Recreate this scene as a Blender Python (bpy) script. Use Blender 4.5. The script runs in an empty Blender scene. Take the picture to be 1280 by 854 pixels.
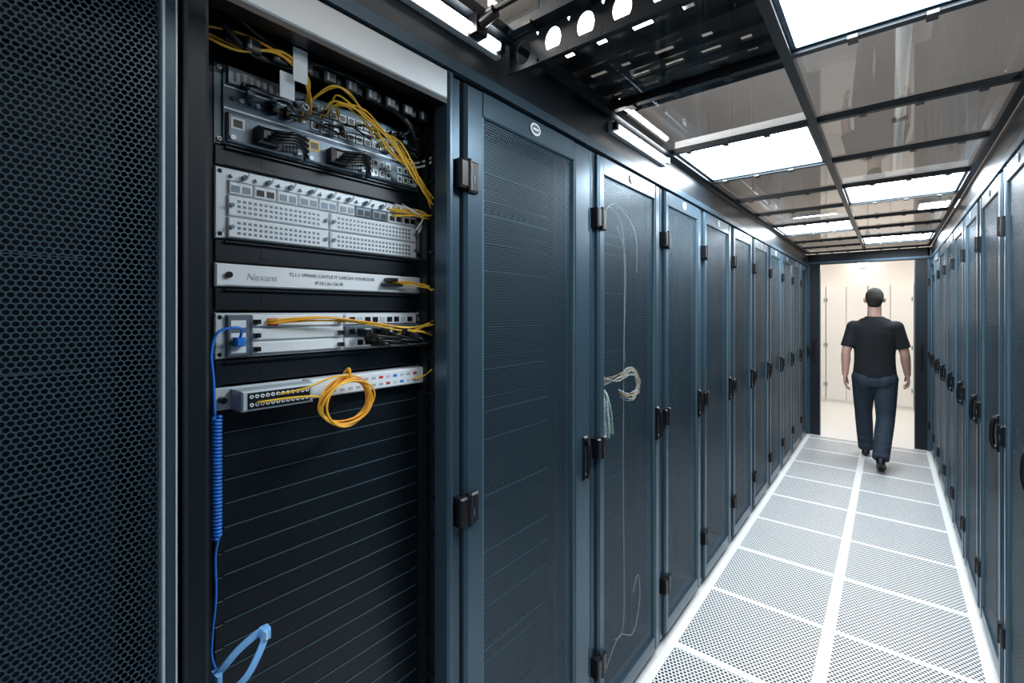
import bpy, bmesh, math, random
from mathutils import Vector, Matrix, Euler
random.seed(4)
S = bpy.context.scene
COL = S.collection

# ------------------------------------------------------------------ materials
def mat(name, col, rough=0.5, metal=0.0, emit=None, es=0.0, bump=0.0, bscale=200, var=0.0, vscale=4, coat=0.0):
    m = bpy.data.materials.new(name); m.use_nodes = True
    nt = m.node_tree; b = nt.nodes['Principled BSDF']
    b.inputs['Base Color'].default_value = (*col, 1)
    b.inputs['Roughness'].default_value = rough
    b.inputs['Metallic'].default_value = metal
    if coat: b.inputs['Coat Weight'].default_value = coat
    if emit:
        b.inputs['Emission Color'].default_value = (*emit, 1)
        b.inputs['Emission Strength'].default_value = es
    if var or bump:
        g = nt.nodes.new('ShaderNodeNewGeometry')
    if var:
        n = nt.nodes.new('ShaderNodeTexNoise'); n.inputs['Scale'].default_value = vscale
        n.inputs['Detail'].default_value = 6
        nt.links.new(g.outputs['Position'], n.inputs['Vector'])
        r = nt.nodes.new('ShaderNodeMix'); r.data_type = 'RGBA'
        r.inputs[6].default_value = (*[c*(1-var) for c in col], 1)
        r.inputs[7].default_value = (*[min(1, c*(1+var)) for c in col], 1)
        nt.links.new(n.outputs['Fac'], r.inputs[0]); nt.links.new(r.outputs[2], b.inputs['Base Color'])
    if bump:
        n2 = nt.nodes.new('ShaderNodeTexNoise'); n2.inputs['Scale'].default_value = bscale
        nt.links.new(g.outputs['Position'], n2.inputs['Vector'])
        bp = nt.nodes.new('ShaderNodeBump'); bp.inputs['Strength'].default_value = bump
        bp.inputs['Distance'].default_value = 0.01
        nt.links.new(n2.outputs['Fac'], bp.inputs['Height']); nt.links.new(bp.outputs[0], b.inputs['Normal'])
    return m

def perforated(name, col, rough, metal, pitch, rad, plane='YZ', seethrough=True):
    """sheet metal with a hexagonal array of punched round holes"""
    m = mat(name, col, rough, metal); nt = m.node_tree; N = nt.nodes; L = nt.links
    b = N['Principled BSDF']; out = N['Material Output']
    g = N.new('ShaderNodeNewGeometry'); sx = N.new('ShaderNodeSeparateXYZ')
    L.new(g.outputs['Position'], sx.inputs[0])
    cb = N.new('ShaderNodeCombineXYZ')
    a, c = (1, 2) if plane == 'YZ' else (0, 1)
    L.new(sx.outputs[a], cb.inputs[0]); L.new(sx.outputs[c], cb.inputs[1])
    q3 = math.sqrt(3)
    def dist(off):
        sc = N.new('ShaderNodeVectorMath'); sc.operation = 'MULTIPLY'
        sc.inputs[1].default_value = (1/pitch, 1/(pitch*q3), 0); L.new(cb.outputs[0], sc.inputs[0])
        ad = N.new('ShaderNodeVectorMath'); ad.operation = 'ADD'
        ad.inputs[1].default_value = (off+100, off+100, 0); L.new(sc.outputs[0], ad.inputs[0])
        fr = N.new('ShaderNodeVectorMath'); fr.operation = 'FRACTION'; L.new(ad.outputs[0], fr.inputs[0])
        sb = N.new('ShaderNodeVectorMath'); sb.operation = 'SUBTRACT'
        sb.inputs[1].default_value = (.5, .5, 0); L.new(fr.outputs[0], sb.inputs[0])
        ml = N.new('ShaderNodeVectorMath'); ml.operation = 'MULTIPLY'
        ml.inputs[1].default_value = (1, q3, 0); L.new(sb.outputs[0], ml.inputs[0])
        ln = N.new('ShaderNodeVectorMath'); ln.operation = 'LENGTH'; L.new(ml.outputs[0], ln.inputs[0])
        return ln.outputs['Value']
    mn = N.new('ShaderNodeMath'); mn.operation = 'MINIMUM'
    L.new(dist(0), mn.inputs[0]); L.new(dist(.5), mn.inputs[1])
    lt = N.new('ShaderNodeMath'); lt.operation = 'LESS_THAN'; lt.inputs[1].default_value = rad
    L.new(mn.outputs[0], lt.inputs[0])
    tr = N.new('ShaderNodeBsdfTransparent'); mx = N.new('ShaderNodeMixShader')
    L.new(lt.outputs[0], mx.inputs[0]); L.new(b.outputs[0], mx.inputs[1]); L.new(tr.outputs[0], mx.inputs[2])
    L.new(mx.outputs[0], out.inputs[0])
    return m

def glassy(name, tint, ior=1.5, rough=0.02):
    m = bpy.data.materials.new(name); m.use_nodes = True; nt = m.node_tree; N = nt.nodes; L = nt.links
    N.remove(N['Principled BSDF']); out = N['Material Output']
    t = N.new('ShaderNodeBsdfTransparent'); t.inputs[0].default_value = (*tint, 1)
    g = N.new('ShaderNodeBsdfGlossy'); g.inputs['Roughness'].default_value = rough
    g.inputs[0].default_value = (1, 1, 1, 1)
    f = N.new('ShaderNodeFresnel'); f.inputs[0].default_value = ior
    mx = N.new('ShaderNodeMixShader')
    L.new(f.outputs[0], mx.inputs[0]); L.new(t.outputs[0], mx.inputs[1]); L.new(g.outputs[0], mx.inputs[2])
    L.new(mx.outputs[0], out.inputs[0]); return m

M_STEEL = mat('slate_steel', (0.055, 0.098, 0.136), 0.30, 0.5, var=.08, bump=.02, bscale=400)
M_STEELD = mat('dark_steel', (0.008, 0.014, 0.021), 0.4, 0.3)
M_MESH = perforated('door_mesh', (0.064, 0.113, 0.152), 0.36, 0.5, 0.0085, 0.40)
M_BLACK = mat('black_plastic', (0.004, 0.005, 0.007), 0.35)
M_INT = mat('rack_interior', (0.006, 0.010, 0.016), 0.5, 0.2)
M_BLANK = mat('blank_panel', (0.005, 0.011, 0.017), 0.38, 0.2, var=.1)
M_LIP = mat('panel_lip', (0.09, 0.155, 0.20), 0.4, 0.3)
M_SILV = mat('brushed_silver', (0.60, 0.68, 0.74), 0.4, 0.2, bump=.02, bscale=300)
M_WHT = mat('white_panel', (0.80, 0.86, 0.91), 0.45)
M_GREY = mat('grey_module', (0.16, 0.21, 0.26), 0.4, 0.4)
M_JUN = mat('gunmetal_chassis', (0.085, 0.13, 0.17), 0.4, 0.4)
M_YEL = mat('yellow_fibre', (0.85, 0.52, 0.04), 0.4)
M_ORG = mat('orange_fibre', (0.88, 0.40, 0.03), 0.4)
M_BLUE = mat('blue_cord', (0.02, 0.20, 0.75), 0.4)
M_LBLUE = mat('light_blue_strap', (0.22, 0.50, 0.90), 0.6)
M_RED = mat('red_label', (0.6, 0.04, 0.04), 0.5)
M_GRN = mat('green_label', (0.08, 0.45, 0.2), 0.5)
M_WCAB = mat('white_cable', (0.82, 0.85, 0.86), 0.45)
M_LGREY = mat('light_grey_print', (0.42, 0.46, 0.5), 0.5)
M_ALU = mat('aluminium_header', (0.55, 0.60, 0.64), 0.4, 0.4, bump=.05, bscale=500)
M_TILE = perforated('perforated_tile', (0.88, 0.90, 0.92), 0.35, 0.0, 0.019, 0.335, 'XY')
M_TFR = mat('tile_frame_white', (0.93, 0.95, 0.97), 0.35)
M_FLR = mat('plain_floor', (0.84, 0.83, 0.81), 0.35, var=.04)
M_SUB = mat('subfloor', (0.14, 0.10, 0.085), 0.9)
M_WALL = mat('warm_wall', (0.86, 0.83, 0.79), 0.7, var=.02)
M_CEIL = mat('room_ceiling_paint', (0.76, 0.72, 0.69), 0.8, var=.06)
M_CAB = mat('beige_cabinet', (0.86, 0.835, 0.80), 0.5)
M_GLASS = glassy('clear_panel', (0.86, 0.845, 0.83), 1.36)
M_LAMP = mat('lamp_diffuser', (0.9, 0.9, 0.9), 0.5, emit=(0.86, 0.945, 1.0), es=31)
M_LED = mat('led_tube', (0.9, 0.9, 0.9), 0.5, emit=(1.0, 0.97, 0.93), es=18)
M_FILL = mat('plenum_fill_glow', (0.9, 0.9, 0.9), 0.5, emit=(1.0, 0.95, 0.90), es=22)  # glow of the added fill lamps above the aisle ceiling
M_WARM = mat('warm_lamp', (0.9, 0.9, 0.9), 0.5, emit=(1.0, 0.93, 0.85), es=31)

# ------------------------------------------------------------------ mesh builder
class MB:
    def __init__(s): s.v = []; s.f = []; s.m = []; s.mats = []; s.sm = []
    def mi(s, m):
        if m not in s.mats: s.mats.append(m)
        return s.mats.index(m)
    def add(s, vs, fs, m, smooth=False):
        o = len(s.v); s.v += [tuple(p) for p in vs]; i = s.mi(m)
        for f in fs: s.f.append([o+k for k in f]); s.m.append(i); s.sm.append(smooth)
    def box(s, x0, x1, y0, y1, z0, z1, m):
        if x0 > x1: x0, x1 = x1, x0
        if y0 > y1: y0, y1 = y1, y0
        if z0 > z1: z0, z1 = z1, z0
        vs = [(x, y, z) for x in (x0, x1) for y in (y0, y1) for z in (z0, z1)]
        s.add(vs, [(0, 1, 3, 2), (4, 6, 7, 5), (0, 4, 5, 1), (2, 3, 7, 6), (0, 2, 6, 4), (1, 5, 7, 3)], m)
    def bbox(s, x0, x1, y0, y1, z0, z1, m, c=.004):
        """box whose front (+x) edges are chamfered"""
        vs = []
        for (x, i) in ((x0, 0), (x1-c, 0), (x1, c)):
            vs += [(x, y0+i, z0+i), (x, y1-i, z0+i), (x, y1-i, z1-i), (x, y0+i, z1-i)]
        fs = [(3, 2, 1, 0), (8, 9, 10, 11)]
        for k in (0, 4):
            for j in range(4): fs.append((k+j, k+(j+1) % 4, k+4+(j+1) % 4, k+4+j))
        s.add(vs, fs, m)
    def cyl(s, p0, p1, r, m, n=12, r1=None):
        p0 = Vector(p0); p1 = Vector(p1); r1 = r if r1 is None else r1
        d = (p1-p0).normalized(); a = d.orthogonal().normalized(); b = d.cross(a)
        vs = []
        for p, rr in ((p0, r), (p1, r1)):
            for k in range(n):
                t = 2*math.pi*k/n; vs.append(p + (a*math.cos(t)+b*math.sin(t))*rr)
        s.add(vs, [(k, (k+1) % n, n+(k+1) % n, n+k) for k in range(n)], m, True)
        s.add(vs, [tuple(range(n))[::-1], tuple(range(n, 2*n))], m)
    def tube(s, pts, r, m, n=8, sub=6):
        pts = smooth_path(pts, sub) if sub > 1 else [Vector(p) for p in pts]
        vs = []
        d0 = (pts[1]-pts[0]).normalized(); a = d0.orthogonal().normalized()
        for i, p in enumerate(pts):
            d = (pts[min(i+1, len(pts)-1)]-pts[max(i-1, 0)])
            d = d.normalized() if d.length > 1e-9 else d0
            a = (a - d*a.dot(d)); a = a.normalized() if a.length > 1e-6 else d.orthogonal().normalized()
            b = d.cross(a)
            for k in range(n):
                t = 2*math.pi*k/n; vs.append(p+(a*math.cos(t)+b*math.sin(t))*r)
        fs = []
        for i in range(len(pts)-1):
            for k in range(n): fs.append((i*n+k, i*n+(k+1) % n, (i+1)*n+(k+1) % n, (i+1)*n+k))
        fs.append(tuple(range(n))[::-1]); fs.append(tuple(range((len(pts)-1)*n, len(pts)*n)))
        s.add(vs, fs, m, True)
    def mesh(s, name):
        me = bpy.data.meshes.new(name); me.from_pydata(s.v, [], s.f)
        for m in s.mats: me.materials.append(m)
        for p, i, k in zip(me.polygons, s.m, s.sm): p.material_index = i; p.use_smooth = k
        me.update(); return me
    def obj(s, name, parent=None):
        o = bpy.data.objects.new(name, s.mesh(name)); COL.objects.link(o)
        if parent: o.parent = parent
        return o

def smooth_path(pts, sub):
    P = [Vector(p) for p in pts]; out = []
    for i in range(len(P)-1):
        p0 = P[max(i-1, 0)]; p1 = P[i]; p2 = P[i+1]; p3 = P[min(i+2, len(P)-1)]
        for k in range(sub):
            t = k/sub
            out.append(0.5*((2*p1)+(p2-p0)*t+(2*p0-5*p1+4*p2-p3)*t*t+(3*p1-p0-3*p2+p3)*t**3))
    out.append(P[-1]); return out

def empty(name, loc=(0, 0, 0)):
    e = bpy.data.objects.new(name, None); COL.objects.link(e); e.location = loc; e.empty_display_size = .1
    return e

# ------------------------------------------------------------------ layout (metres)
LX, RX = -0.84, 0.36           # rack faces either side of the cold aisle
CX = -0.24
RH = 2.22                      # rack height
CZ = 2.40                      # containment ceiling
YEND = 7.20
RY0, RY1, RXL, RXR, RZ = -2.6, 10.4, -3.2, 2.8, 3.15

# room shell
def slab(name, x0, x1, y0, y1, z0, z1, m):
    b = MB(); b.box(x0, x1, y0, y1, z0, z1, m); return b.obj(name)
slab('wall_left', RXL-.1, RXL, RY0, RY1, -.4, RZ, M_WALL)
slab('wall_right', RXR, RXR+.1, RY0, RY1, -.4, RZ, M_WALL)
slab('wall_back', RXL-.1, RXR+.1, RY1, RY1+.1, -.4, RZ, M_WALL)
slab('wall_front', RXL-.1, RXR+.1, RY0-.1, RY0, -.4, RZ, M_WALL)
slab('ceiling', RXL-.1, RXR+.1, RY0-.1, RY1+.1, RZ, RZ+.1, M_CEIL)
slab('baseboard_back', RXL, RXR, RY1-.015, RY1, 0, .08, M_CAB)

# raised floor
f = MB()
ty = [2.84+.6*k for k in range(-8, 8)]
ty = [t for t in ty if -2.0 < t < 7.1]
def quad(x0, x1, y0, y1, m):
    f.add([(x0, y0, 0), (x1, y0, 0), (x1, y1, 0), (x0, y1, 0)], [(0, 1, 2, 3)], m)
yb = [ty[0]] + ty[1:] + [YEND]
quad(RXL, LX, RY0, RY1, M_FLR); quad(RX, RXR, RY0, RY1, M_FLR)
quad(LX, RX, RY0, yb[0], M_FLR); quad(LX, RX, YEND, RY1, M_FLR)
e = .019
for i in range(len(yb)-1):
    a, b2 = yb[i], yb[i+1]
    quad(LX, RX, a, a+e, M_TFR); quad(LX, RX, b2-e, b2, M_TFR)
    for (x0, x1, m) in ((LX, LX+.035, M_TFR), (LX+.035, CX-.026, M_TILE), (CX-.026, CX+.026, M_TFR), (CX+.026, RX-.035, M_TILE), (RX-.035, RX, M_TFR)):
        quad(x0, x1, a+e, b2-e, m)
# seams between neighbouring tiles (fine dark joints)
f.add([(RXL, RY0, -.35), (RXR, RY0, -.35), (RXR, RY1, -.35), (RXL, RY1, -.35)], [(0, 1, 2, 3)], M_SUB)
f.obj('floor')

# ------------------------------------------------------------------ closed racks
def closed_rack(name, w, sl=.085, sr=.12, handle=True, hinge=True, seed=0, cables=False, endpost=True):
    rnd = random.Random(seed)
    b = MB(); D = 1.0
    g = .002
    b.box(-D, -.03, g, w-g, 0.0, .05, M_STEELD)                 # plinth
    b.box(-D, -.03, g, w-g, RH-.012, RH, M_STEELD)              # roof
    b.box(-D, -.04, g, .012, .05, RH, M_INT); b.box(-D, -.04, w-.012, w-g, .05, RH, M_INT)
    b.box(-D, -D+.01, g, w-g, .05, RH, M_INT)
    b.bbox(-.06, -.016, g, .034, 0.03, RH, M_STEEL, .005)       # fixed corner posts
    if endpost: b.bbox(-.06, -.016, w-.034, w-g, 0.03, RH, M_STEEL, .005)
    d0, d1 = .036, (w-.036 if endpost else w-g)
    zb, zt = .045, RH-.008
    b.bbox(-.04, 0, d0, sl, zb, zt, M_STEEL, .008)              # door stiles
    if endpost: b.bbox(-.04, 0, w-sr, d1, zb, zt, M_STEEL, .008)
    else:
        b.bbox(-.04, 0, w-sr, d1, zb, zt, M_STEEL, .002)
        b.box(-.004, .002, w-sr-.001, w-sr+.0015, zb, zt, M_SILV); b.box(-.004, .0015, d1-.002, d1, zb, zt, M_SILV)
    b.bbox(-.04, -.002, sl-.004, w-sr+.004, zt-.07, zt, M_STEEL, .004)
    b.bbox(-.04, -.002, sl-.004, w-sr+.004, zb, zb+.07, M_STEEL, .004)
    # pressed inner return around the mesh
    for y in (sl, w-sr): b.box(-.014, -.004, y-.003, y+.003, zb+.07, zt-.07, M_LIP)
    b.add([(-.011, sl, zb+.07), (-.011, w-sr, zb+.07), (-.011, w-sr, zt-.07), (-.011, sl, zt-.07)], [(0, 1, 2, 3)], M_MESH)
    # oval badge
    cy = (sl+w-sr)/2; n = 24
    vs = [(.0015, cy+.026*math.cos(2*math.pi*k/n), zt-.033+.019*math.sin(2*math.pi*k/n)) for k in range(n)]
    b.add(vs, [tuple(range(n))], M_WHT)
    vs = [(.0022, cy+.020*math.cos(2*math.pi*k/n), zt-.033+.013*math.sin(2*math.pi*k/n)) for k in range(n)]
    b.add(vs, [tuple(range(n))], M_GREY)
    b.box(.002, .003, cy-.014, cy+.014, zt-.036, zt-.030, M_WHT)
    if hinge:
        for z in (1.97, 1.115, .30):
            b.bbox(-.02, .016, .004, .034, z-.036, z+.036, M_BLACK, .005)
            b.bbox(-.01, .013, .040, .074, z-.042, z+.038, M_BLACK, .005)
            b.cyl((.014, .037, z-.04), (.014, .037, z+.04), .006, M_BLACK)
            b.box(.013, .0145, .052, .055, z-.02, z+.0, M_GREY)
    if handle:
        y = w-.072; z = 1.10
        b.bbox(-.005, .008, y-.014, y+.014, z-.078, z+.078, M_BLACK, .005)
        b.tube([(.008, y, z+.060), (.018, y, z+.045), (.021, y, z-.02), (.014, y, z-.068)], .0085, M_BLACK, 8, 4)
        b.cyl((.006, y, z-.055), (.014, y, z-.055), .009, M_GREY)
        b.cyl((.006, y, z+.062), (.020, y, z+.062), .012, M_BLACK)
    # equipment inside
    for y in (.05, w-.075): b.box(-.17, -.13, y, y+.025, .06, RH-.03, M_STEELD)
    z = .10
    while z < RH-.12:
        h = rnd.choice([1, 1, 2, 2, 3, 4])*.0445
        r = rnd.random()
        mm = M_BLANK if r < .6 else (M_STEELD if r < .9 else M_INT)
        b.box(-.6, -.15, .075, w-.075, z, min(z+h, RH-.05)-.003, mm)
        if r > .3:
            b.box(-.15, -.148, .09, w-.09, z+.002, z+.004, M_LIP)
        if r > .7:
            for k in range(12): b.box(-.15, -.147, .1+k*.034, .122+k*.034, z+.012, z+.024, M_BLACK)
        z += h
    if cables:
        b.tube([(-.10, .30, 2.08), (-.045, .33, 1.95), (-.045, .335, 1.4), (-.045, .33, .9), (-.045, .335, .3), (-.08, .32, .2)], .0022, M_LGREY, 6, 6)
        b.tube([(-.10, .38, 2.0), (-.05, .36, 1.85), (-.05, .350, 1.5), (-.05, .36, 1.40)], .0018, M_LGREY, 6, 6)
        for k in range(11):
            J = lambda s=.022: rnd.uniform(-s, s)
            b.tube([(-.10, .20+J(), 1.33+J(.03)), (-.03, .27+J(), 1.35+J()), (-.022, .35+J(), 1.365+J()), (-.020, .42+J(), 1.33+J()), (-.022, .42+J(), 1.28+J()), (-.024, .36+J(), 1.255+J()), (-.04, .29+J(), 1.28+J())], .0019, [M_WCAB, M_WCAB, M_YEL, M_LGREY][k % 4], 6, 5)
        for k in range(9):
            J = lambda s=.01: rnd.uniform(-s, s)
            b.tube([(-.10, .10+.01*k, 1.33), (-.03, .09+.008*k+J(), 1.30+J()), (-.018, .085+.010*k+J(), 1.22), (-.018, .09+.011*k, 1.16+J(.02)), (-.02, .095+.012*k, 1.12+J(.02))], .0030, [M_WCAB, M_GRN, M_WCAB][k % 3], 6, 4)
        b.tube([(-.06, .14, 1.9), (-.05, .17, 2.02), (-.05, .28, 2.07), (-.05, w-.20, 1.98), (-.06, w-.16, 1.8)], .0018, M_LGREY, 6, 8)
        b.tube([(-.06, .20, .15), (-.05, .30, .24), (-.05, w-.22, .18), (-.05, w-.15, .30), (-.05, w-.17, .42), (-.05, w-.22, .36)], .0022, M_LGREY, 6, 8)
    return b.mesh(name)

bounds = [0.80, 1.50, 2.16, 2.77, 3.42, 4.05, 4.68, 5.31, 5.94, 6.57, 7.20]
def place_rack(me, loc, rot=0):
    o = bpy.data.objects.new('server_rack', me); COL.objects.link(o); o.location = loc; o.rotation_euler = (0, 0, rot)
    return o
# left row
place_rack(closed_rack('rack_end', .670, sl=.085, sr=.019, handle=False, seed=9, endpost=False), (LX, -.45, 0))
place_rack(closed_rack('rack_rear', .60, seed=12), (LX, -1.055, 0))
for i in range(len(bounds)-1):
    w = bounds[i+1]-bounds[i]
    me = closed_rack('rack_l%d' % i, w, sl=.105 if i == 0 else .078, sr=.135 if i == 0 else .09, seed=i+20, cables=(i == 1))
    place_rack(me, (LX, bounds[i], 0))
# right row
rb = [-1.055, -.45, .17] + bounds
for i in range(len(rb)-1):
    w = rb[i+1]-rb[i]
    me = closed_rack('rack_r%d' % i, w, sl=.085, sr=.09, seed=i+50)
    place_rack(me, (RX, rb[i+1], 0), math.pi)

# ------------------------------------------------------------------ open rack with network equipment
OR = empty('open_network_rack', (0, 0, 0))
b = MB()
yL, yR = .226, .797
b.box(LX-1.0, LX-.03, yL, yR, 0, .05, M_STEELD)
b.box(LX-1.0, LX-.03, yL, yR, RH-.012, RH, M_STEELD)
b.box(LX-1.0, LX-.99, yL, yR, .05, RH, M_INT)
b.box(LX-1.0, LX-.03, yL, yL+.012, .05, RH, M_INT)
b.box(LX-1.0, LX-.03, yR-.012, yR, .05, RH, M_INT)
b.bbox(LX-.06, LX, yL, .262, 0.02, RH, M_STEELD, .006)
b.bbox(LX-.05, LX, .776, yR, 0.02, RH, M_STEEL, .006)
b.bbox(LX-.04, LX-.002, .262, .776, RH-.075, RH-.004, M_ALU, .003)
b.box(LX-.045, LX-.006, .262, .776, RH-.085, RH-.075, M_BLACK)
b.box(LX-.04, LX-.002, .262, .776, .02, .07, M_STEELD)
F = -.967
# mounting rails with punched square holes
for (a0, a1) in ((.280, .322), (.777, .797-.013)):
    b.box(F-.03, F-.003, a0, a1, .06, RH-.02, M_STEELD)
for k in range(140):
    z = .09+k*.01483
    b.box(F-.003, F-.0022, .785-.004, .785+.001, z-.004, z+.004, M_SILV)
# vertical cable guide by the right-hand side
b.box(F+.03, F+.05, .772, .784, .06, 2.1, M_BLACK)
for k in range(22):
    b.box(F+.0, F+.07, .776, .784, .15+k*.09, .156+k*.09, M_STEELD)
b.obj('frame', OR)

E = MB()
A0, A1 = .308, .791
def ear_screws(z0, z1, m=M_SILV):
    for y in (A0+.008, A1-.008):
        for z in (z0+.008, z1-.008):
            E.cyl((F, y, z), (F+.004, y, z), .0042, m, 10)
            E.cyl((F+.004, y, z), (F+.0045, y, z), .002, M_BLACK, 8)
U = .0445
# --- top: brush strip / slotted tray
E.box(F-.2, F, A0, A1, 2.125, 2.19, M_BLACK)
for k in range(26):
    y = A0+.02+k*.0175
    E.box(F, F+.05, y, y+.009, 2.118, 2.128, M_STEELD)
E.box(F+.0, F+.052, A0, A1, 2.112, 2.118, M_STEELD)
E.box(F+.050, F+.054, A0, A1, 2.104, 2.128, M_STEELD)
for k in range(4):
    z = 2.135+k*.012
    E.box(F, F+.006, A0, A1, z, z+.003, M_LIP)
for k in range(9):
    y = A0+.03+.05*k
    E.bbox(F+.054, F+.066, y, y+.028, 2.098, 2.122, M_BLACK, .003)
    E.box(F+.066, F+.067, y+.006, y+.010, 2.102, 2.118, M_GREY)
E.tube([(F+.06, .30, 2.13), (F+.05, .36, 2.10), (F+.045, .5, 2.112), (F+.04, .7, 2.10), (F+.03, .77, 2.02)], .006, M_BLACK)
E.tube([(F+.07, .30, 2.16), (F+.06, .40, 2.125), (F+.055, .6, 2.13), (F+.03, .78, 2.07)], .005, M_BLACK)
# --- router (gunmetal)
z0, z1 = 1.935, 2.085
E.bbox(F-.35, F+.004, A0+.012, A1-.012, z0, z1, M_JUN, .002)
E.box(F-.01, F, A0, A1, z0, z1, M_JUN); ear_screws(z0, z1)
E.box(F+.004, F+.006, A0+.014, A1-.014, z0+.066, z0+.070, M_SILV)
E.box(F+.004, F+.006, A0+.014, A1-.014, z0+.108, z0+.111, M_SILV)
E.box(F+.004, F+.012, A0+.02, A0+.14, z0+.115, z0+.145, M_GREY)
for k in range(9): E.box(F+.012, F+.0125, A0+.028+k*.012, A0+.034+k*.012, z0+.120, z0+.138, M_BLACK)
for r in range(2):
    for k in range(12):
        y = .49+k*.0215; z = z0+.075+r*.037
        E.box(F+.004, F+.0075, y, y+.017, z+.004, z+.020, M_SILV)
        E.box(F+.0075, F+.008, y+.002, y+.015, z+.006, z+.018, M_BLACK)
        if k % 3 == 0: E.box(F+.004, F+.007, y, y+.004, z+.023, z+.027, M_GRN)
for k in range(10):
    y = A0+.03+k*.015
    E.cyl((F+.004, y, z0+.09), (F+.007, y, z0+.09), .0045, M_SILV if k % 2 else M_BLACK, 8)
for k, y in enumerate((A0+.018, A0+.168, A0+.318)):
    E.bbox(F, F+.012, y, y+.142, z0+.006, z0+.060, M_GREY if k < 2 else M_JUN, .003)
    for q in range(5): E.box(F+.012, F+.0125, y+.1+q*.007, y+.104+q*.007, z0+.012, z0+.05, M_BLACK)
    E.box(F+.012, F+.013, y+.006, y+.03, z0+.03, z0+.052, M_WHT if k != 1 else M_YEL)
    E.box(F+.013, F+.0134, y+.010, y+.026, z0+.034, z0+.048, M_BLACK)
    E.cyl((F+.012, y+.008, z0+.012), (F+.02, y+.008, z0+.012), .005, M_SILV, 10)
    E.cyl((F+.012, y+.133, z0+.012), (F+.02, y+.133, z0+.012), .005, M_SILV, 10)
    if k < 2:
        E.bbox(F+.010, F+.042, y+.045, y+.085, z0+.010, z0+.042, M_BLACK, .008)
        for q in range(4):
            E.tube([(F+.04, y+.055+.006*q, z0+.016+.007*q), (F+.06, y+.07+.008*q, z0+.010+.008*q), (F+.055, y+.11, z0+.02+.006*q), (F+.02, y+.15, z0+.01+.012*q)], .0035, M_BLACK, 6)
for y in (A0+.33, A0+.40):
    for r in range(2):
        for q in range(3):
            E.box(F+.012, F+.014, y+q*.018, y+.014+q*.018, z0+.012+r*.022, z0+.028+r*.022, M_SILV); E.box(F+.014, F+.0145, y+.003+q*.018, y+.011+q*.018, z0+.015+r*.022, z0+.025+r*.022, M_BLACK)
# many small dark plugs and drooping cords in front of the router
for k in range(28):
    y = random.uniform(.33, .76); z = random.uniform(2.012, 2.068)
    E.box(F+.004, F+.022, y, y+.012, z, z+.009, [M_BLACK, M_GREY, M_BLACK, M_SILV][k % 4])
    if k % 3 == 0: E.tube([(F+.022, y+.006, z+.004), (F+.045, y+.015, z-.004), (F+.04, y+.05, z+random.uniform(-.02, .03)), (F+.02, min(y+.12, .78), z+random.uniform(-.01, .04))], .0024, M_BLACK, 6)
E.box(F+.072, F+.074, .420, .448, 2.070, 2.135, M_WHT); E.box(F+.06, F+.062, .400, .428, 2.035, 2.085, M_WHT)
# --- blanks
def blank(z0, z1, lip=True):
    E.bbox(F-.02, F+.002, A0, A1, z0+.001, z1-.001, M_BLANK, .002)
    if lip:
        E.box(F+.002, F+.009, A0+.016, A1-.016, z1-.006, z1-.003, M_BLANK)
        E.box(F+.002, F+.006, A0+.016, A1-.016, z0+.003, z0+.005, M_BLANK)
        E.box(F+.002, F+.0028, (A0+A1)/2-.16, (A0+A1)/2-.13, z0+.012, z0+.03, M_STEELD)
blank(1.893, 1.933)
# --- white switch chassis
z0, z1 = 1.758, 1.891
E.bbox(F-.35, F+.004, A0, A1, z0, z1, M_SILV, .002); ear_screws(z0, z1)
mid = .53
for (a, c) in ((A0+.02, mid-.003), (mid+.003, A1-.02)):
    for (q0, q1) in ((z0+.003, z0+.041), (z0+.044, z0+.082)):
        E.bbox(F+.004, F+.010, a, c, q0, q1, M_WHT, .002)
        n = int((c-a-.03)/.0098)
        for k in range(n):
            for r in range(3):
                y = a+.016+k*.0098; z = q0+.006+r*.0098
                E.box(F+.010, F+.0105, y, y+.0056, z, z+.0050, M_GREY)
        E.cyl((F+.010, a+.006, (q0+q1)/2), (F+.016, a+.006, (q0+q1)/2), .004, M_GREY, 8)
        E.cyl((F+.010, c-.006, (q0+q1)/2), (F+.016, c-.006, (q0+q1)/2), .004, M_GREY, 8)
n = 10; ww = (A1-A0-.04)/n
for k in range(n):
    a = A0+.02+k*ww
    E.bbox(F+.004, F+.010, a+.0015, a+ww-.0015, z0+.085, z0+.108, M_WHT if k not in (6, 7) else M_GREY, .002)
    for q in range(2):
        E.box(F+.010, F+.011, a+.006+q*.019, a+.020+q*.019, z0+.089, z0+.101, M_BLACK if (k in (1, 6, 7, 8, 9)) else M_GREY)
for k in range(n*2):
    a = A0+.02+k*ww/2
    E.cyl((F+.004, a+.008, z0+.120), (F+.011, a+.008, z0+.120), .005 if k % 2 else .0035, M_GREY if k % 2 else M_SILV, 10)
    if k % 2: E.tube([(F+.011, a+.002, z0+.112), (F+.02, a+.008, z0+.117), (F+.018, a+.014, z0+.128)], .0020, M_SILV, 6, 3)
E.box(F+.004, F+.006, A0+.02, A1-.02, z0+.109, z0+.111, M_GREY)
blank(1.7125, 1.7565)
# --- white labelled panel
E.bbox(F-.02, F+.006, A0, A1, 1.668, 1.711, M_WHT, .003); ear_screws(1.668, 1.711, M_BLACK)
E.cyl((F+.006, A0+.022, 1.69), (F+.012, A0+.022, 1.69), .006, M_BLACK, 12)
E.bbox(F+.004, F+.03, .675, .70, 1.695, 1.703, M_BLACK, .002)
E.box(F+.006, F+.02, .665, .72, 1.683, 1.690, M_BLACK)
blank(1.622, 1.6665)
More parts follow.
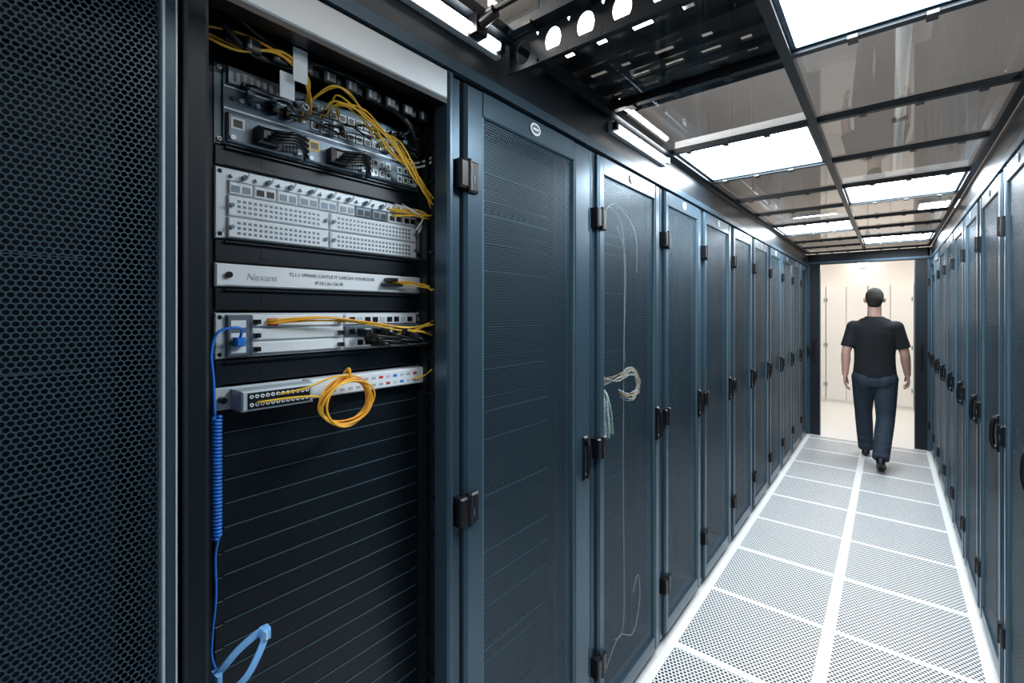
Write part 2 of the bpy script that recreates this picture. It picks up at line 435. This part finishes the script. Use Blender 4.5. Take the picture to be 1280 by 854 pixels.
# --- 2U optical chassis
z0, z1 = 1.532, 1.618
E.bbox(F-.3, F+.004, A0, A1, z0, z1, M_SILV, .002); ear_screws(z0, z1)
E.bbox(F+.004, F+.012, A0+.018, A0+.058, z0+.004, z1-.004, M_GREY, .002)
for k in range(3):
    E.box(F+.012, F+.013, A0+.024, A0+.05, z0+.010+k*.024, z0+.024+k*.024, M_WHT)
    q = z0+.006+k*.0265
    E.bbox(F+.004, F+.010, A0+.062, A0+.255, q, q+.023, M_WHT, .002)
    for y in (A0+.07, A0+.247):
        E.bbox(F+.008, F+.024, y-.006, y+.004, q+.005, q+.014, M_BLACK, .002)
    E.bbox(F+.004, F+.010, A0+.26, A1-.02, q, q+.023, M_WHT if k != 1 else M_GREY, .002)
    for p in range(9):
        y = A0+.27+p*.0205
        E.box(F+.010, F+.0115, y, y+.014, q+.005, q+.017, M_BLACK if (p+k) % 3 else M_SILV)
for k in range(10):
    y = .60+k*.017; z = 1.575-.012*(k % 3)
    E.bbox(F+.01, F+.05, y, y+.012, z-.012, z+.004, M_BLACK, .003)
    E.tube([(F+.05, y+.006, z-.004), (F+.07, y+.02, z-.01), (F+.05, .79, 1.545-.004*(k % 4))], .003, M_BLACK, 6, 4)
E.box(F+.011, F+.0125, A0+.09, A0+.11, z0+.060, z0+.075, M_RED)
blank(1.482, 1.530)
# --- fibre patch drawer
z0, z1 = 1.436, 1.478
E.bbox(F-.02, F+.003, A0, A1, z0, z1, M_SILV, .002)
E.bbox(F, F+.055, .335, .47, z0, z1-.004, M_SILV, .003)
E.box(F+.055, F+.056, .345, .462, z0+.004, z1-.008, M_STEELD)
for k in range(12):
    for r in range(2):
        y = .351+k*.0095; z = z0+.012+r*.015
        E.cyl((F+.056, y, z), (F+.058, y, z), .0036, M_WHT, 10)
        E.cyl((F+.058, y, z), (F+.0584, y, z), .0016, M_BLACK, 6)
E.bbox(F, F+.035, .475, .775, z0+.002, z1, M_WHT, .003)
for k in range(12):
    for r in range(2):
        y = .52+k*.020
        E.box(F+.035, F+.0355, y, y+.011, z0+.010+r*.016, z0+.016+r*.016, [M_SILV, M_LGREY, M_RED, M_SILV, M_BLUE][(k+r) % 5] if k > 5 else M_LGREY)
E.cyl((F, A0+.01, z0+.02), (F+.02, A0+.01, z0+.02), .006, M_BLACK); E.cyl((F, A1-.012, z0+.02), (F+.02, A1-.012, z0+.02), .006, M_BLACK)
# --- column of blanking panels below
z = 1.436-U
k = 0
while z > .07:
    E.bbox(F-.02, F+.002, A0, A1, z+.0008, z+U-.0008, M_BLANK, .0015)
    E.box(F+.002, F+.0045, A0+.016, A1-.016, z+.001, z+.0022, M_LIP)
    E.box(F+.002, F+.0024, .40, .402, z+.016, z+U-.008, M_STEELD)
    E.box(F+.002, F+.0024, .40, .425, z+.016, z+.0172, M_STEELD)
    z -= U; k += 1
E.obj('network_equipment', OR)

# texts on the white panel
def text(body, y, z, size, m, sh=0):
    c = bpy.data.curves.new('label_text', 'FONT'); c.body = body; c.size = size; c.align_x = 'LEFT'; c.shear = sh
    c.materials.append(m)
    o = bpy.data.objects.new('label_text', c); COL.objects.link(o)
    o.location = (F+.0068, y, z); o.rotation_euler = (math.pi/2, 0, math.pi/2); o.parent = OR
text('TL1.1 VPNHD CASTLE IT LARCAY-TOURS/A30', .443, 1.694, .0100, M_BLACK)
text('IP:10.126.126.30', .498, 1.679, .0100, M_BLACK)
text('Nexans', .36, 1.682, .019, M_LGREY, .3)

# cables
C = MB()
def jig(pts, a): return [(p[0]+random.uniform(-a, a), p[1]+random.uniform(-a, a), p[2]+random.uniform(-a, a)) for p in pts]
G = F+.04
for k in range(6):
    C.tube(jig([(F+.01, .50+.012*k, 2.05), (G+.01, .53, 2.072), (G+.02, .585, 2.055), (G+.02, .66, 2.005), (G+.015, .74, 1.95), (G+.01, .795, 1.905), (G, .80, 1.875), (G, .76, 1.868), (F+.012, .70, 1.872)], .010), .0019, M_YEL, 6, 8)
for k in range(3):
    C.tube(jig([(F+.01, .60+.03*k, 2.06), (G+.02, .67, 2.02), (G+.02, .76, 1.93), (G+.01, .80, 1.88), (G, .77, 1.862), (F+.012, .68, 1.864)], .011), .0019, M_YEL, 6, 8)
for k in range(2):
    C.tube(jig([(F+.012, .47, 2.05), (G+.02, .50, 2.085), (G+.02, .56, 2.085), (G+.02, .61, 2.03), (G+.02, .68, 1.985), (G+.01, .72, 1.99)], .008), .0019, M_YEL, 6, 8)
for k in range(3):
    C.tube(jig([(G, .275, 2.125-.014*k), (G+.01, .33, 2.12-.014*k), (G+.03, .40, 2.115), (G+.02, .455, 2.09), (F+.02, .475, 2.05), (F+.01, .47, 2.02)], .007), .0024, M_YEL if k else M_ORG, 6, 8)
for k in range(2):
    C.tube([(F+.01, .73, 1.985+.01*k), (G, .77, 1.995+.012*k), (G+.02, .80, 2.02+.01*k)], .0028, M_WCAB)
for k in range(4):
    C.tube(jig([(F+.012, .69, 1.694), (G, .75, 1.69), (G+.02, .79, 1.672), (G+.02, .812, 1.63), (G+.02, .79, 1.592), (G, .72, 1.578), (G, .62, 1.59), (G, .50, 1.604), (F+.015, .40, 1.60)], .005), .002, M_ORG if k == 0 else M_YEL, 6, 8)
for k in range(2):
    C.tube(jig([(F+.015, .66, 1.56), (G+.01, .74, 1.57), (G+.02, .80, 1.55), (G+.02, .806, 1.50), (G+.01, .78, 1.465), (F+.04, .74, 1.452)], .004), .0018, M_YEL, 6, 8)
for k in range(3):
    C.tube(jig([(F+.01, .70+.02*k, 1.89), (G, .74, 1.875), (G, .77, 1.86), (F+.02, .765, 1.83)], .005), .002, M_WCAB, 6, 5)
C.obj('fibre_cables', OR)
# coil
K = MB()
for k in range(9):
    a0 = random.uniform(0, 6.28); ry = .064+random.uniform(-.006, .006); rz = .047+random.uniform(-.005, .005)
    cy = .528+random.uniform(-.004, .004); cz = 1.432+random.uniform(-.005, .003)
    pts = []
    for t in range(25):
        an = a0+2*math.pi*t/24
        pts.append((F+.075+.012*math.sin(an+k)+.002*k-.012*math.cos(an), cy+ry*math.cos(an), cz+rz*math.sin(an)))
    K.tube(pts, .0021, M_ORG if k % 3 else M_YEL, 6, 2)
K.tube([(F+.06, .40, 1.462), (F+.08, .44, 1.470), (F+.085, .49, 1.485), (F+.085, .53, 1.487)], .0021, M_YEL)
K.tube([(F+.06, .36, 1.452), (F+.08, .42, 1.455), (F+.085, .465, 1.45), (F+.08, .47, 1.43)], .0021, M_YEL)
K.tube([(F+.085, .535, 1.478), (F+.085, .532, 1.50), (F+.07, .53, 1.49)], .003, M_ORG)
K.obj('fibre_coil', OR)
# blue coiled earth cord
B = MB(); X = F+.05
B.tube([(F+.015, .345, 1.565), (X, .335, 1.59), (X, .30, 1.585), (X, .288, 1.55), (X, .291, 1.5), (X, .293, 1.436)], .0026, M_BLUE)
pts = []
for t in range(0, 34*10+1):
    an = 2*math.pi*t/10; pts.append((X+.0065*math.cos(an), .296+.0065*math.sin(an), 1.436-.215*t/340))
B.tube(pts, .0026, M_BLUE, 6, 1)
B.tube([(X, .30, 1.222), (X, .294, 1.19), (X, .295, 1.12), (X, .290, 1.06), (X+.005, .287, 1.02), (X+.015, .293, .99)], .0022, M_BLUE)
B.bbox(F, F+.03, .335, .352, 1.555, 1.572, M_BLUE, .003)
def ribbon(pts, w, th, m):
    P = smooth_path(pts, 6); vs = []
    for i, p in enumerate(P):
        d = (P[min(i+1, len(P)-1)]-P[max(i-1, 0)]).normalized()
        wv = d.cross(Vector((1, 0, 0))).normalized()*w/2; nn = d.cross(wv).normalized()*th/2
        vs += [p-wv-nn, p+wv-nn, p+wv+nn, p-wv+nn]
    fs = []
    for i in range(len(P)-1):
        for k in range(4): fs.append((i*4+k, i*4+(k+1) % 4, i*4+4+(k+1) % 4, i*4+4+k))
    fs += [(0, 1, 2, 3), tuple(len(vs)-4+q for q in range(4))]
    B.add(vs, fs, m, False)
ribbon([(X+.02, .286, .990), (X+.03, .300, 1.010), (X+.03, .320, 1.024), (X+.03, .345, 1.034), (X+.032, .366, 1.040)], .013, .003, M_LBLUE)
ribbon([(X+.02, .284, .958), (X+.035, .305, .962), (X+.045, .328, .980), (X+.045, .347, 1.006), (X+.04, .362, 1.030)], .012, .003, M_LBLUE)
B.bbox(X+.012, X+.034, .284, .295, .975, 1.0, M_LBLUE, .003)
B.bbox(X+.027, X+.046, .356, .370, 1.024, 1.044, M_LBLUE, .003)
B.box(X+.046, X+.048, .360, .363, 1.027, 1.040, M_WHT)
B.obj('earthing_strap', OR)

# ------------------------------------------------------------------ aisle containment
T = MB()
ys = [-1.52, -.90, -.28, .35, .98, 1.60, 2.23, 2.87, 3.50, 4.10, 4.75, 5.36, 6.00, 6.60, 7.20]
for x in (LX+.012, CX, RX-.012): T.box(x-.014, x+.014, ys[0], YEND, CZ-.02, CZ+.01, M_STEELD)
for y in ys[1:]:
    T.box(LX, RX, y-.013, y+.013, CZ-.016, CZ+.008, M_STEELD)
    for q in range(7):
        x = LX+.10+q*.165
        if abs(x-CX) > .03: T.box(x-.012, x+.012, y-.020, y+.020, CZ-.022, CZ-.012, M_BLACK)
# fascias between racks and the ceiling
T.box(LX-.03, LX-.016, ys[0], YEND, RH+.001, CZ-.0, M_STEELD)
T.box(RX+.016, RX+.03, ys[0], YEND, RH+.001, CZ-.0, M_STEELD)
T.box(LX-.02, LX+.002, ys[0], YEND, RH+.002, RH+.03, M_STEEL)
T.box(RX-.002, RX+.02, ys[0], YEND, RH+.002, RH+.03, M_STEEL)
T.obj('aisle_ceiling_frame')
lights = [(1, -1.52), (1, .98), (0, 2.23), (1, 3.50), (0, 4.75), (1, 6.00)]
gl = MB()
for i in range(len(ys)-1):
    for side, (x0, x1) in enumerate(((LX+.028, CX-.016), (CX+.016, RX-.028))):
        if any(s == side and abs(ys[i]-yy) < .05 for s, yy in lights): continue
        y0, y1 = ys[i]+.014, ys[i+1]-.014
        gl.add([(x0, y0, CZ), (x0, y1, CZ), (x1, y1, CZ), (x1, y0, CZ)], [(0, 1, 2, 3)], M_GLASS)
gl.obj('aisle_ceiling_panels')
for side, yy in lights:
    i = min(range(len(ys)), key=lambda j: abs(ys[j]-yy))
    x0, x1 = ((LX+.028, CX-.016), (CX+.016, RX-.028))[side]
    y0, y1 = ys[i]+.015, ys[i+1]-.015
    q = MB()
    q.box(x0, x1, y0, y1, CZ+.004, CZ+.05, M_WHT)
    for (a, c, d, e2) in ((x0, x0+.012, y0, y1), (x1-.012, x1, y0, y1), (x0+.012, x1-.012, y0, y0+.012), (x0+.012, x1-.012, y1-.012, y1)):
        q.box(a, c, d, e2, CZ-.006, CZ+.004, M_STEEL)
    q.add([(x0+.012, y0+.012, CZ), (x0+.012, y1-.012, CZ), (x1-.012, y1-.012, CZ), (x1-.012, y0+.012, CZ)], [(0, 1, 2, 3)], M_LAMP)
    q.obj('ceiling_light_panel')
# LED battens on the left fascia
for (y0, y1) in ((.30, .97), (1.64, 2.20)):
    q = MB(); q.box(LX-.016, LX+.004, y0, y1, CZ-.075, CZ-.03, M_ALU)
    q.cyl((LX+.010, y0+.02, CZ-.052), (LX+.010, y1-.02, CZ-.052), .011, M_LED)
    q.box(LX-.0, LX+.02, y0, y0+.02, CZ-.066, CZ-.038, M_BLACK); q.box(LX, LX+.02, y1-.02, y1, CZ-.066, CZ-.038, M_BLACK)
    q.obj('led_batten_light')
# perforated cross bracket with oval holes
P = MB()
z0, z1 = 2.297, CZ-.018
y = 1.005
for k in range(12):
    c = -.785+.0985*k
    if c+.05 > RX: break
    n = 24; ov = []; rc = []
    x0, x1 = max(c-.04925, LX+.001), c+.04925
    cz = (z0+z1)/2
    for j in range(n):
        t = 2*math.pi*j/n
        ov.append((c+.025*math.cos(t), y, cz+.033*math.sin(t)))
        s = min((1/abs(math.cos(t))*.04925) if abs(math.cos(t)) > 1e-6 else 9, ((z1-z0)/2/abs(math.sin(t))) if abs(math.sin(t)) > 1e-6 else 9)
        rc.append((min(max(c+s*math.cos(t), x0), x1), y, (z0+z1)/2+s*math.sin(t)))
    for dy, fl in ((0, False), (.003, True)):
        vs = [(a[0], a[1]+dy, a[2]) for a in ov+rc]
        P.add(vs, [(j, (j+1) % n, n+(j+1) % n, n+j) for j in range(n)], M_STEELD)
    vs = ov+[(a[0], a[1]+.003, a[2]) for a in ov]
    P.add(vs, [(j, (j+1) % n, n+(j+1) % n, n+j) for j in range(n)], M_LIP)
P.box(LX, RX, y-.012, y+.006, z1, z1+.003, M_STEELD)
P.box(LX, RX, y, y+.006, z0-.003, z0, M_STEELD)
P.obj('perforated_crossbeam')
# round rod bracket nearer the camera
R = MB()
R.cyl((LX, .86, 2.375), (RX, .86, 2.375), .008, M_BLACK)
R.box(LX-.0, LX+.035, .84, .88, 2.33, 2.39, M_BLACK); R.cyl((LX+.03, .86, 2.36), (LX+.08, .86, 2.37), .016, M_BLACK)
R.obj('ceiling_support_rod')
# slotted cable tray just above the dark cell
Q = MB(); nx, ny = 36, 18
tx0, tx1, ty0, ty1 = -1.30, CX-.02, 1.21, 1.74
TZ = 2.445
for i in range(nx):
    for j in range(ny):
        if (i % 4 in (1, 2)) and (j % 3 == 1) and random.random() < .6: continue
        xa = tx0+(tx1-tx0)*i/nx; xb = tx0+(tx1-tx0)*(i+1)/nx; ya = ty0+(ty1-ty0)*j/ny; yb_ = ty0+(ty1-ty0)*(j+1)/ny
        Q.add([(xa, ya, TZ), (xb, ya, TZ), (xb, yb_, TZ), (xa, yb_, TZ)], [(0, 1, 2, 3)], M_BLACK)
for k in range(5): Q.box(tx0, tx1, ty0+k*.11, ty0+k*.11+.010, TZ-.022, TZ-.001, M_BLACK)
Q.box(tx0, tx1, ty0-.004, ty0, TZ-.02, TZ+.012, M_STEELD); Q.box(tx0, tx1, ty1, ty1+.004, TZ-.02, TZ+.06, M_STEELD)
for k in range(5): Q.cyl((tx0, ty0+.10+.08*k, TZ+.014), (tx1, ty0+.10+.08*k+.02, TZ+.014), .012, M_BLACK)
for x in (tx0+.05, tx1-.05):
    for yy in (ty1-.02,): Q.cyl((x, yy, TZ), (x, yy, RZ), .005, M_GREY)
Q.obj('overhead_cable_tray')
# overhead services seen through the panels
V = MB()
V.cyl((.05, 1.9, 2.9), (.05, 7.0, 2.9), .03, M_WHT)
for yy in (2.4, 3.9, 5.5): V.cyl((.05, yy, 2.9), (.05, yy, RZ), .008, M_GREY); V.box(.01, .09, yy-.02, yy+.02, 2.86, 2.88, M_GREY)
V.obj('overhead_pipe')
for (x, yy) in ((-1.5, -.2), (-1.7, 3.0), (-1.7, 5.4), (1.1, .6), (1.3, 3.0), (1.3, 5.4)):  # added fill lamps, put in to brighten the space above the panels
    q = MB(); q.box(x-.15, x+.15, yy, yy+1.2, RZ-.06, RZ-.001, M_WHT)
    q.add([(x-.13, yy+.02, RZ-.062), (x-.13, yy+1.18, RZ-.062), (x+.13, yy+1.18, RZ-.062), (x+.13, yy+.02, RZ-.062)], [(0, 1, 2, 3)], M_FILL)
    q.obj('plenum_fill_light')
q = MB(); q.box(-1.95, -.75, 1.85, 2.31, RZ-.06, RZ-.001, M_WHT)  # one more added lamp, placed so the crossbeam's oval holes look bright
q.add([(-1.93, 1.87, RZ-.062), (-1.93, 2.29, RZ-.062), (-.77, 2.29, RZ-.062), (-.77, 1.87, RZ-.062)], [(0, 1, 2, 3)], M_FILL)
q.obj('plenum_fill_light')

# end-of-aisle doorway
D = MB()
y0, y1 = YEND+.016, YEND+.10
zt = CZ-.024
D.bbox(LX-.3, LX+.02, y0, y1, 0, zt, M_STEEL, .004)
D.box(LX+.02, LX+.13, y0+.02, y1-.02, 0, 2.25, M_STEELD)
D.box(RX-.13, RX-.02, y0+.02, y1-.02, 0, 2.25, M_STEELD)
D.box(LX+.125, LX+.135, y0+.01, y1-.01, 0, 2.25, M_STEEL)
D.box(RX-.135, RX-.125, y0+.01, y1-.01, 0, 2.25, M_STEEL)
D.bbox(RX-.02, RX+.3, y0, y1, 0, zt, M_STEEL, .004)
D.box(LX, RX, y0, y1, 2.24, zt, M_STEELD)
D.box(LX, RX, y0-.01, y0, 2.25, 2.275, M_STEEL)
for x in (LX+.075, RX-.075):
    D.cyl((x, y0-.03, .98), (x, y0-.03, 1.22), .010, M_BLACK)
    D.box(x-.02, x+.02, y0-.0, y0+.03, .95, 1.25, M_BLACK)
    D.cyl((x, y0-.03, 1.0), (x, y0+.02, 1.0), .007, M_BLACK); D.cyl((x, y0-.03, 1.2), (x, y0+.02, 1.2), .007, M_BLACK)
D.obj('door_1')

# beige cupboards in the room behind
def cupboard(x0):
    q = MB(); w = .59; y = RY1-.45
    q.box(x0, x0+w, y, RY1-.02, 0.0, 2.08, M_CAB)
    for k in range(2):
        a = x0+.006+k*(w/2)
        q.box(a, a+w/2-.010, y-.018, y, .07, 2.07, M_CAB)
        q.box(a-.005, a, y-.003, y+.001, .07, 2.07, M_GREY)
        hx = a+.25 if k == 0 else a+.03
        q.box(hx-.006, hx+.006, y-.04, y-.018, 1.05, 1.17, M_GREY)
        for z in (.3, 1.0, 1.8): q.cyl((a+.01 if k == 0 else a+.27, y-.022, z), (a+.01 if k == 0 else a+.27, y-.022, z+.06), .007, M_GREY)
    q.obj('storage_cupboard')
for k in range(-1, 3): cupboard(-.885+.595*k)
for x in (-.9, .6):
    q = MB(); q.box(x-.3, x+.3, 8.4, 9.0, RZ-.05, RZ-.001, M_WHT)
    q.add([(x-.28, 8.42, RZ-.052), (x-.28, 8.98, RZ-.052), (x+.28, 8.98, RZ-.052), (x+.28, 8.42, RZ-.052)], [(0, 1, 2, 3)], M_WARM)
    q.obj('recessed_ceiling_light')
q = MB(); q.box(-.42, -.30, RY1-.06, RY1-.001, 2.42, 2.50, M_WHT)
q.cyl((-.44, RY1-.08, 2.46), (-.28, RY1-.08, 2.46), .03, M_WARM); q.obj('wall_lamp')

# ------------------------------------------------------------------ the walking man
M_SKIN = mat('skin', (0.50, 0.29, 0.23), 0.5, bump=.05, bscale=300)
M_SHIRT = mat('black_tshirt', (0.004, 0.006, 0.009), 0.9, bump=.6, bscale=14)
M_JEAN = mat('dark_jeans', (0.014, 0.030, 0.048), 0.8, bump=.8, bscale=18, var=.4, vscale=10)
M_HAIR = mat('dark_hair', (0.014, 0.011, 0.009), 0.9, bump=.5, bscale=120)
M_SHOE = mat('black_shoe', (0.006, 0.007, 0.010), 0.45)
M_EYE = mat('eye_white', (0.8, 0.8, 0.78), 0.3)
MAN = empty('walking_man', (-.126, 6.2, 0))

class Blob:
    def __init__(s): s.b = MB()
    def rings(s, rr, n=24):
        vs = []; fs = []
        for (c, rx, ry) in rr:
            for k in range(n):
                t = 2*math.pi*k/n; vs.append((c[0]+rx*math.cos(t), c[1]+ry*math.sin(t), c[2]))
        for i in range(len(rr)-1):
            for k in range(n): fs.append((i*n+k, i*n+(k+1) % n, (i+1)*n+(k+1) % n, (i+1)*n+k))
        fs += [tuple(range(n))[::-1], tuple(range((len(rr)-1)*n, len(rr)*n))]
        s.b.add(vs, fs, M_SKIN)
    def limb(s, pts, rad, n=16, caps=True):
        P = [Vector(p) for p in pts]
        Q = smooth_path(P, 5); R = []
        for i in range(len(P)-1):
            for k in range(5): t = k/5; R.append(rad[i]*(1-t)+rad[i+1]*t)
        R.append(rad[-1]); vs = []; a = (Q[1]-Q[0]).orthogonal().normalized()
        for i, p in enumerate(Q):
            d = (Q[min(i+1, len(Q)-1)]-Q[max(i-1, 0)]).normalized(); a = (a-d*a.dot(d)).normalized(); b2 = d.cross(a)
            for k in range(n):
                t = 2*math.pi*k/n; vs.append(p+(a*math.cos(t)+b2*math.sin(t))*R[i])
        fs = []
        for i in range(len(Q)-1):
            for k in range(n): fs.append((i*n+k, i*n+(k+1) % n, (i+1)*n+(k+1) % n, (i+1)*n+k))
        fs += [tuple(range(n))[::-1], tuple(range((len(Q)-1)*n, len(Q)*n))]
        s.b.add(vs, fs, M_SKIN)
        if caps:
            s.ball(P[0], (rad[0],)*3); s.ball(P[-1], (rad[-1],)*3)
    def ball(s, c, r, n=16, rot=None):
        c = Vector(c); vs = []; fs = []; m = n//2
        for i in range(m+1):
            ph = math.pi*i/m
            for k in range(n):
                t = 2*math.pi*k/n
                v = Vector((r[0]*math.sin(ph)*math.cos(t), r[1]*math.sin(ph)*math.sin(t), r[2]*math.cos(ph)))
                if rot: v = rot @ v
                vs.append(c+v)
        for i in range(m):
            for k in range(n): fs.append((i*n+k, (i+1)*n+k, (i+1)*n+(k+1) % n, i*n+(k+1) % n))
        s.b.add(vs, fs, M_SKIN)
    def make(s, name, material, voxel, smooth=3):
        me = s.b.mesh(name+'_src')
        bm = bmesh.new(); bm.from_mesh(me); bmesh.ops.remove_doubles(bm, verts=bm.verts, dist=1e-5)
        bmesh.ops.recalc_face_normals(bm, faces=bm.faces); bm.to_mesh(me); bm.free()
        o = bpy.data.objects.new(name+'_src', me); COL.objects.link(o)
        r = o.modifiers.new('r', 'REMESH'); r.mode = 'VOXEL'; r.voxel_size = voxel; r.use_smooth_shade = True
        sm = o.modifiers.new('s', 'SMOOTH'); sm.factor = .5; sm.iterations = smooth
        dg = bpy.context.evaluated_depsgraph_get(); ev = o.evaluated_get(dg)
        nm = bpy.data.meshes.new_from_object(ev); bpy.data.objects.remove(o)
        nm.materials.clear(); nm.materials.append(material)
        for p in nm.polygons: p.use_smooth = True; p.material_index = 0
        no = bpy.data.objects.new(name, nm); COL.objects.link(no); no.parent = MAN
        return no

SH = [(-.176, 0, 1.462), (.176, 0, 1.462)]
EL = [(-.240, -.055, 1.19), (.244, .02, 1.19)]
WR = [(-.248, -.05, .95), (.268, .12, .965)]
HIP = [(-.09, 0, .93), (.09, 0, .93)]
KN = [(-.10, .20, .53), (.090, -.02, .51)]
AN = [(-.085, .37, .10), (.055, -.30, .16)]
body = Blob()
body.rings([((0, 0, .88), .14, .10), ((0, 0, .96), .160, .11), ((0, 0, 1.06), .145, .10), ((0, .0, 1.16), .140, .098), ((0, 0, 1.28), .155, .108), ((0, 0, 1.38), .170, .112), ((0, -.005, 1.45), .172, .10), ((0, -.01, 1.515), .12, .078), ((0, -.005, 1.56), .070, .062)])
body.limb([(0, -.015, 1.50), (0, -.005, 1.60), (0, .005, 1.70)], [.070, .060, .058])
# head
body.ball((0, .02, 1.775), (.077, .098, .098)); body.ball((0, .035, 1.715), (.062, .075, .08)); body.ball((0, .085, 1.675), (.032, .03, .028))
body.ball((0, -.012, 1.745), (.068, .072, .078))                       # occiput
body.limb([(0, .112, 1.765), (0, .132, 1.735)], [.010, .016])          # nose
body.ball((0, .108, 1.700), (.026, .012, .012))                         # lips
body.ball((0, .100, 1.785), (.055, .018, .012))                         # brow
for sgn in (-1, 1):
    body.ball((sgn*.080, .015, 1.745), (.009, .020, .033))              # ears
    body.ball((sgn*.088, .008, 1.752), (.007, .014, .024))
for i, sgn in enumerate((-1, 1)):
    body.limb([SH[i], tuple((Vector(SH[i])+Vector(EL[i]))/2), EL[i], tuple(Vector(EL[i])*.65+Vector(WR[i])*.35), WR[i]], [.056, .050, .041, .042, .028])
    body.limb([(sgn*.10, 0, 1.44), SH[i]], [.08, .056])
    body.limb([(0, -.012, 1.56), (sgn*.09, -.008, 1.505)], [.05, .045])
    body.limb([HIP[i], tuple((Vector(HIP[i])+Vector(KN[i]))/2), KN[i], tuple(Vector(KN[i])*.65+Vector(AN[i])*.35), AN[i]], [.092, .076, .056, .058, .038])
    # hand: palm + four fingers + thumb, relaxed curl, thumb forward
    w = Vector(WR[i]); dn = (w-Vector(EL[i])).normalized(); fwd = Vector((0, 1, 0)); fwd = (fwd-dn*fwd.dot(dn)).normalized()
    inn = Vector((-sgn, 0, 0)); inn = (inn-dn*inn.dot(dn)).normalized()
    for q in range(4):
        o = (q-1.5)*.019
        body.limb([w+fwd*o*.6, w+dn*.05+fwd*o, w+dn*.092+fwd*o], [.017, .0145, .0110], 10)
    for q, ln in enumerate((.062, .078, .084, .074)):
        o = (q-1.5)*.0215; bs = w+dn*.090+fwd*o
        body.limb([bs, bs+dn*ln*.42+inn*.008+fwd*o*.12, bs+dn*ln*.75+inn*.024+fwd*o*.15, bs+dn*ln*.93+inn*.042+fwd*o*.15], [.0100, .0094, .0087, .0074], 10)
    body.limb([w+dn*.02+fwd*.018, w+dn*.05+fwd*.046+inn*.01, w+dn*.085+fwd*.056+inn*.02, w+dn*.108+fwd*.055+inn*.026], [.015, .013, .011, .0088], 10)
body.make('body', M_SKIN, .0045, 2)

shirt = Blob()
shirt.rings([((0, 0, .935), .186, .138), ((0, 0, .98), .184, .136), ((0, 0, 1.08), .175, .126), ((0, 0, 1.18), .174, .124), ((0, 0, 1.30), .184, .130), ((0, 0, 1.39), .188, .130), ((0, -.005, 1.46), .174, .115), ((0, -.01, 1.525), .122, .092), ((0, -.008, 1.572), .078, .074)])
for i, sgn in enumerate((-1, 1)):
    a = Vector(SH[i]); c = Vector(EL[i])
    shirt.limb([(sgn*.10, 0, 1.44), tuple(a)], [.092, .066])
    shirt.limb([(0, -.012, 1.54), (sgn*.09, -.008, 1.500)], [.052, .055])
    shirt.limb([tuple(a), tuple(a.lerp(c, .4)), tuple(a.lerp(c, .80))], [.066, .064, .066], caps=False)
    shirt.ball(tuple(a), (.066,)*3)
shirt.make('tshirt', M_SHIRT, .007, 4)

jeans = Blob()
jeans.rings([((0, 0, .84), .155, .12), ((0, -.01, .90), .172, .13), ((0, 0, .96), .170, .124), ((0, 0, 1.0), .164, .118)])
for i, sgn in enumerate((-1, 1)):
    h, k, a = Vector(HIP[i]), Vector(KN[i]), Vector(AN[i])
    jeans.limb([tuple(h), tuple(h.lerp(k, .5)), tuple(k), tuple(k.lerp(a, .4)), tuple(k.lerp(a, .75)), tuple(a+Vector((0, 0, -.02)))], [.110, .096, .080, .078, .073, .070], caps=False)
    jeans.ball(tuple(h), (.106, .112, .11)); jeans.ball(tuple(k), (.080,)*3)
    jeans.ball((sgn*.075, -.06, .90), (.085, .08, .09))
    for q in range(4):   # stacked folds above the hem
        c = k.lerp(a, .62+.1*q); jeans.ball(tuple(c+Vector((0, -.012*(q % 2), 0))), (.080-.002*q, .080, .018))
jeans.make('jeans', M_JEAN, .007, 2)

shoes = Blob()
def foot(heel, ball, toe, up):
    shoes.limb([heel, tuple((Vector(heel)+Vector(ball))/2+Vector((0, 0, .01))), ball, toe], [.037, .038, .044, .028])
    shoes.limb([up, heel], [.044, .036])
foot((-.085, .33, .037), (-.09, .50, .042), (-.092, .585, .029), (-.085, .365, .11))
foot((.055, -.335, .115), (.058, -.21, .044), (.06, -.135, .030), (.055, -.30, .165))
shoes.make('shoes', M_SHOE, .006, 2)

# short cropped hair: one surface hugging the skull down to the nape
hair = Blob()
hair.ball((0, .018, 1.781), (.0795, .099, .0965), 24)
hair.ball((0, -.016, 1.755), (.0745, .075, .085), 24)
hair.ball((0, -.022, 1.715), (.062, .062, .058), 20)
hair.make('hair', M_HAIR, .005, 3)
ho = bpy.data.objects['hair']
bm = bmesh.new(); bm.from_mesh(ho.data)
bad = [v for v in bm.verts if (v.co.y > .075 and v.co.z < 1.822) or (v.co.y > .028 and v.co.z < 1.772) or (v.co.y > .0 and v.co.z < 1.735)]
bmesh.ops.delete(bm, geom=bad, context='VERTS'); bm.to_mesh(ho.data); bm.free()
ey = MB()
for sgn in (-1, 1):
    ey.cyl((sgn*.031, .100, 1.762), (sgn*.031, .1105, 1.762), .011, M_EYE, 14, .007); ey.cyl((sgn*.031, .1105, 1.762), (sgn*.031, .1115, 1.762), .005, M_BLACK, 12)
ey.box(-.022, .022, .1185, .1195, 1.6985, 1.7000, M_RED)
ey.obj('eyes_and_mouth', MAN)

# ------------------------------------------------------------------ world + camera
w = bpy.data.worlds.new('World'); S.world = w; w.use_nodes = True
w.node_tree.nodes['Background'].inputs[0].default_value = (.5, .6, .75, 1)
w.node_tree.nodes['Background'].inputs[1].default_value = .05
S.view_settings.view_transform = 'Standard'
cd = bpy.data.cameras.new('camera'); cam = bpy.data.objects.new('camera', cd); COL.objects.link(cam)
cam.location = (0, 0, 1.62); cam.rotation_euler = (math.pi/2, 0, math.radians(39.4))
cd.sensor_width = 36; cd.lens = 36*575/1280; cd.shift_y = -37/1280; cd.clip_start = .02
S.camera = cam
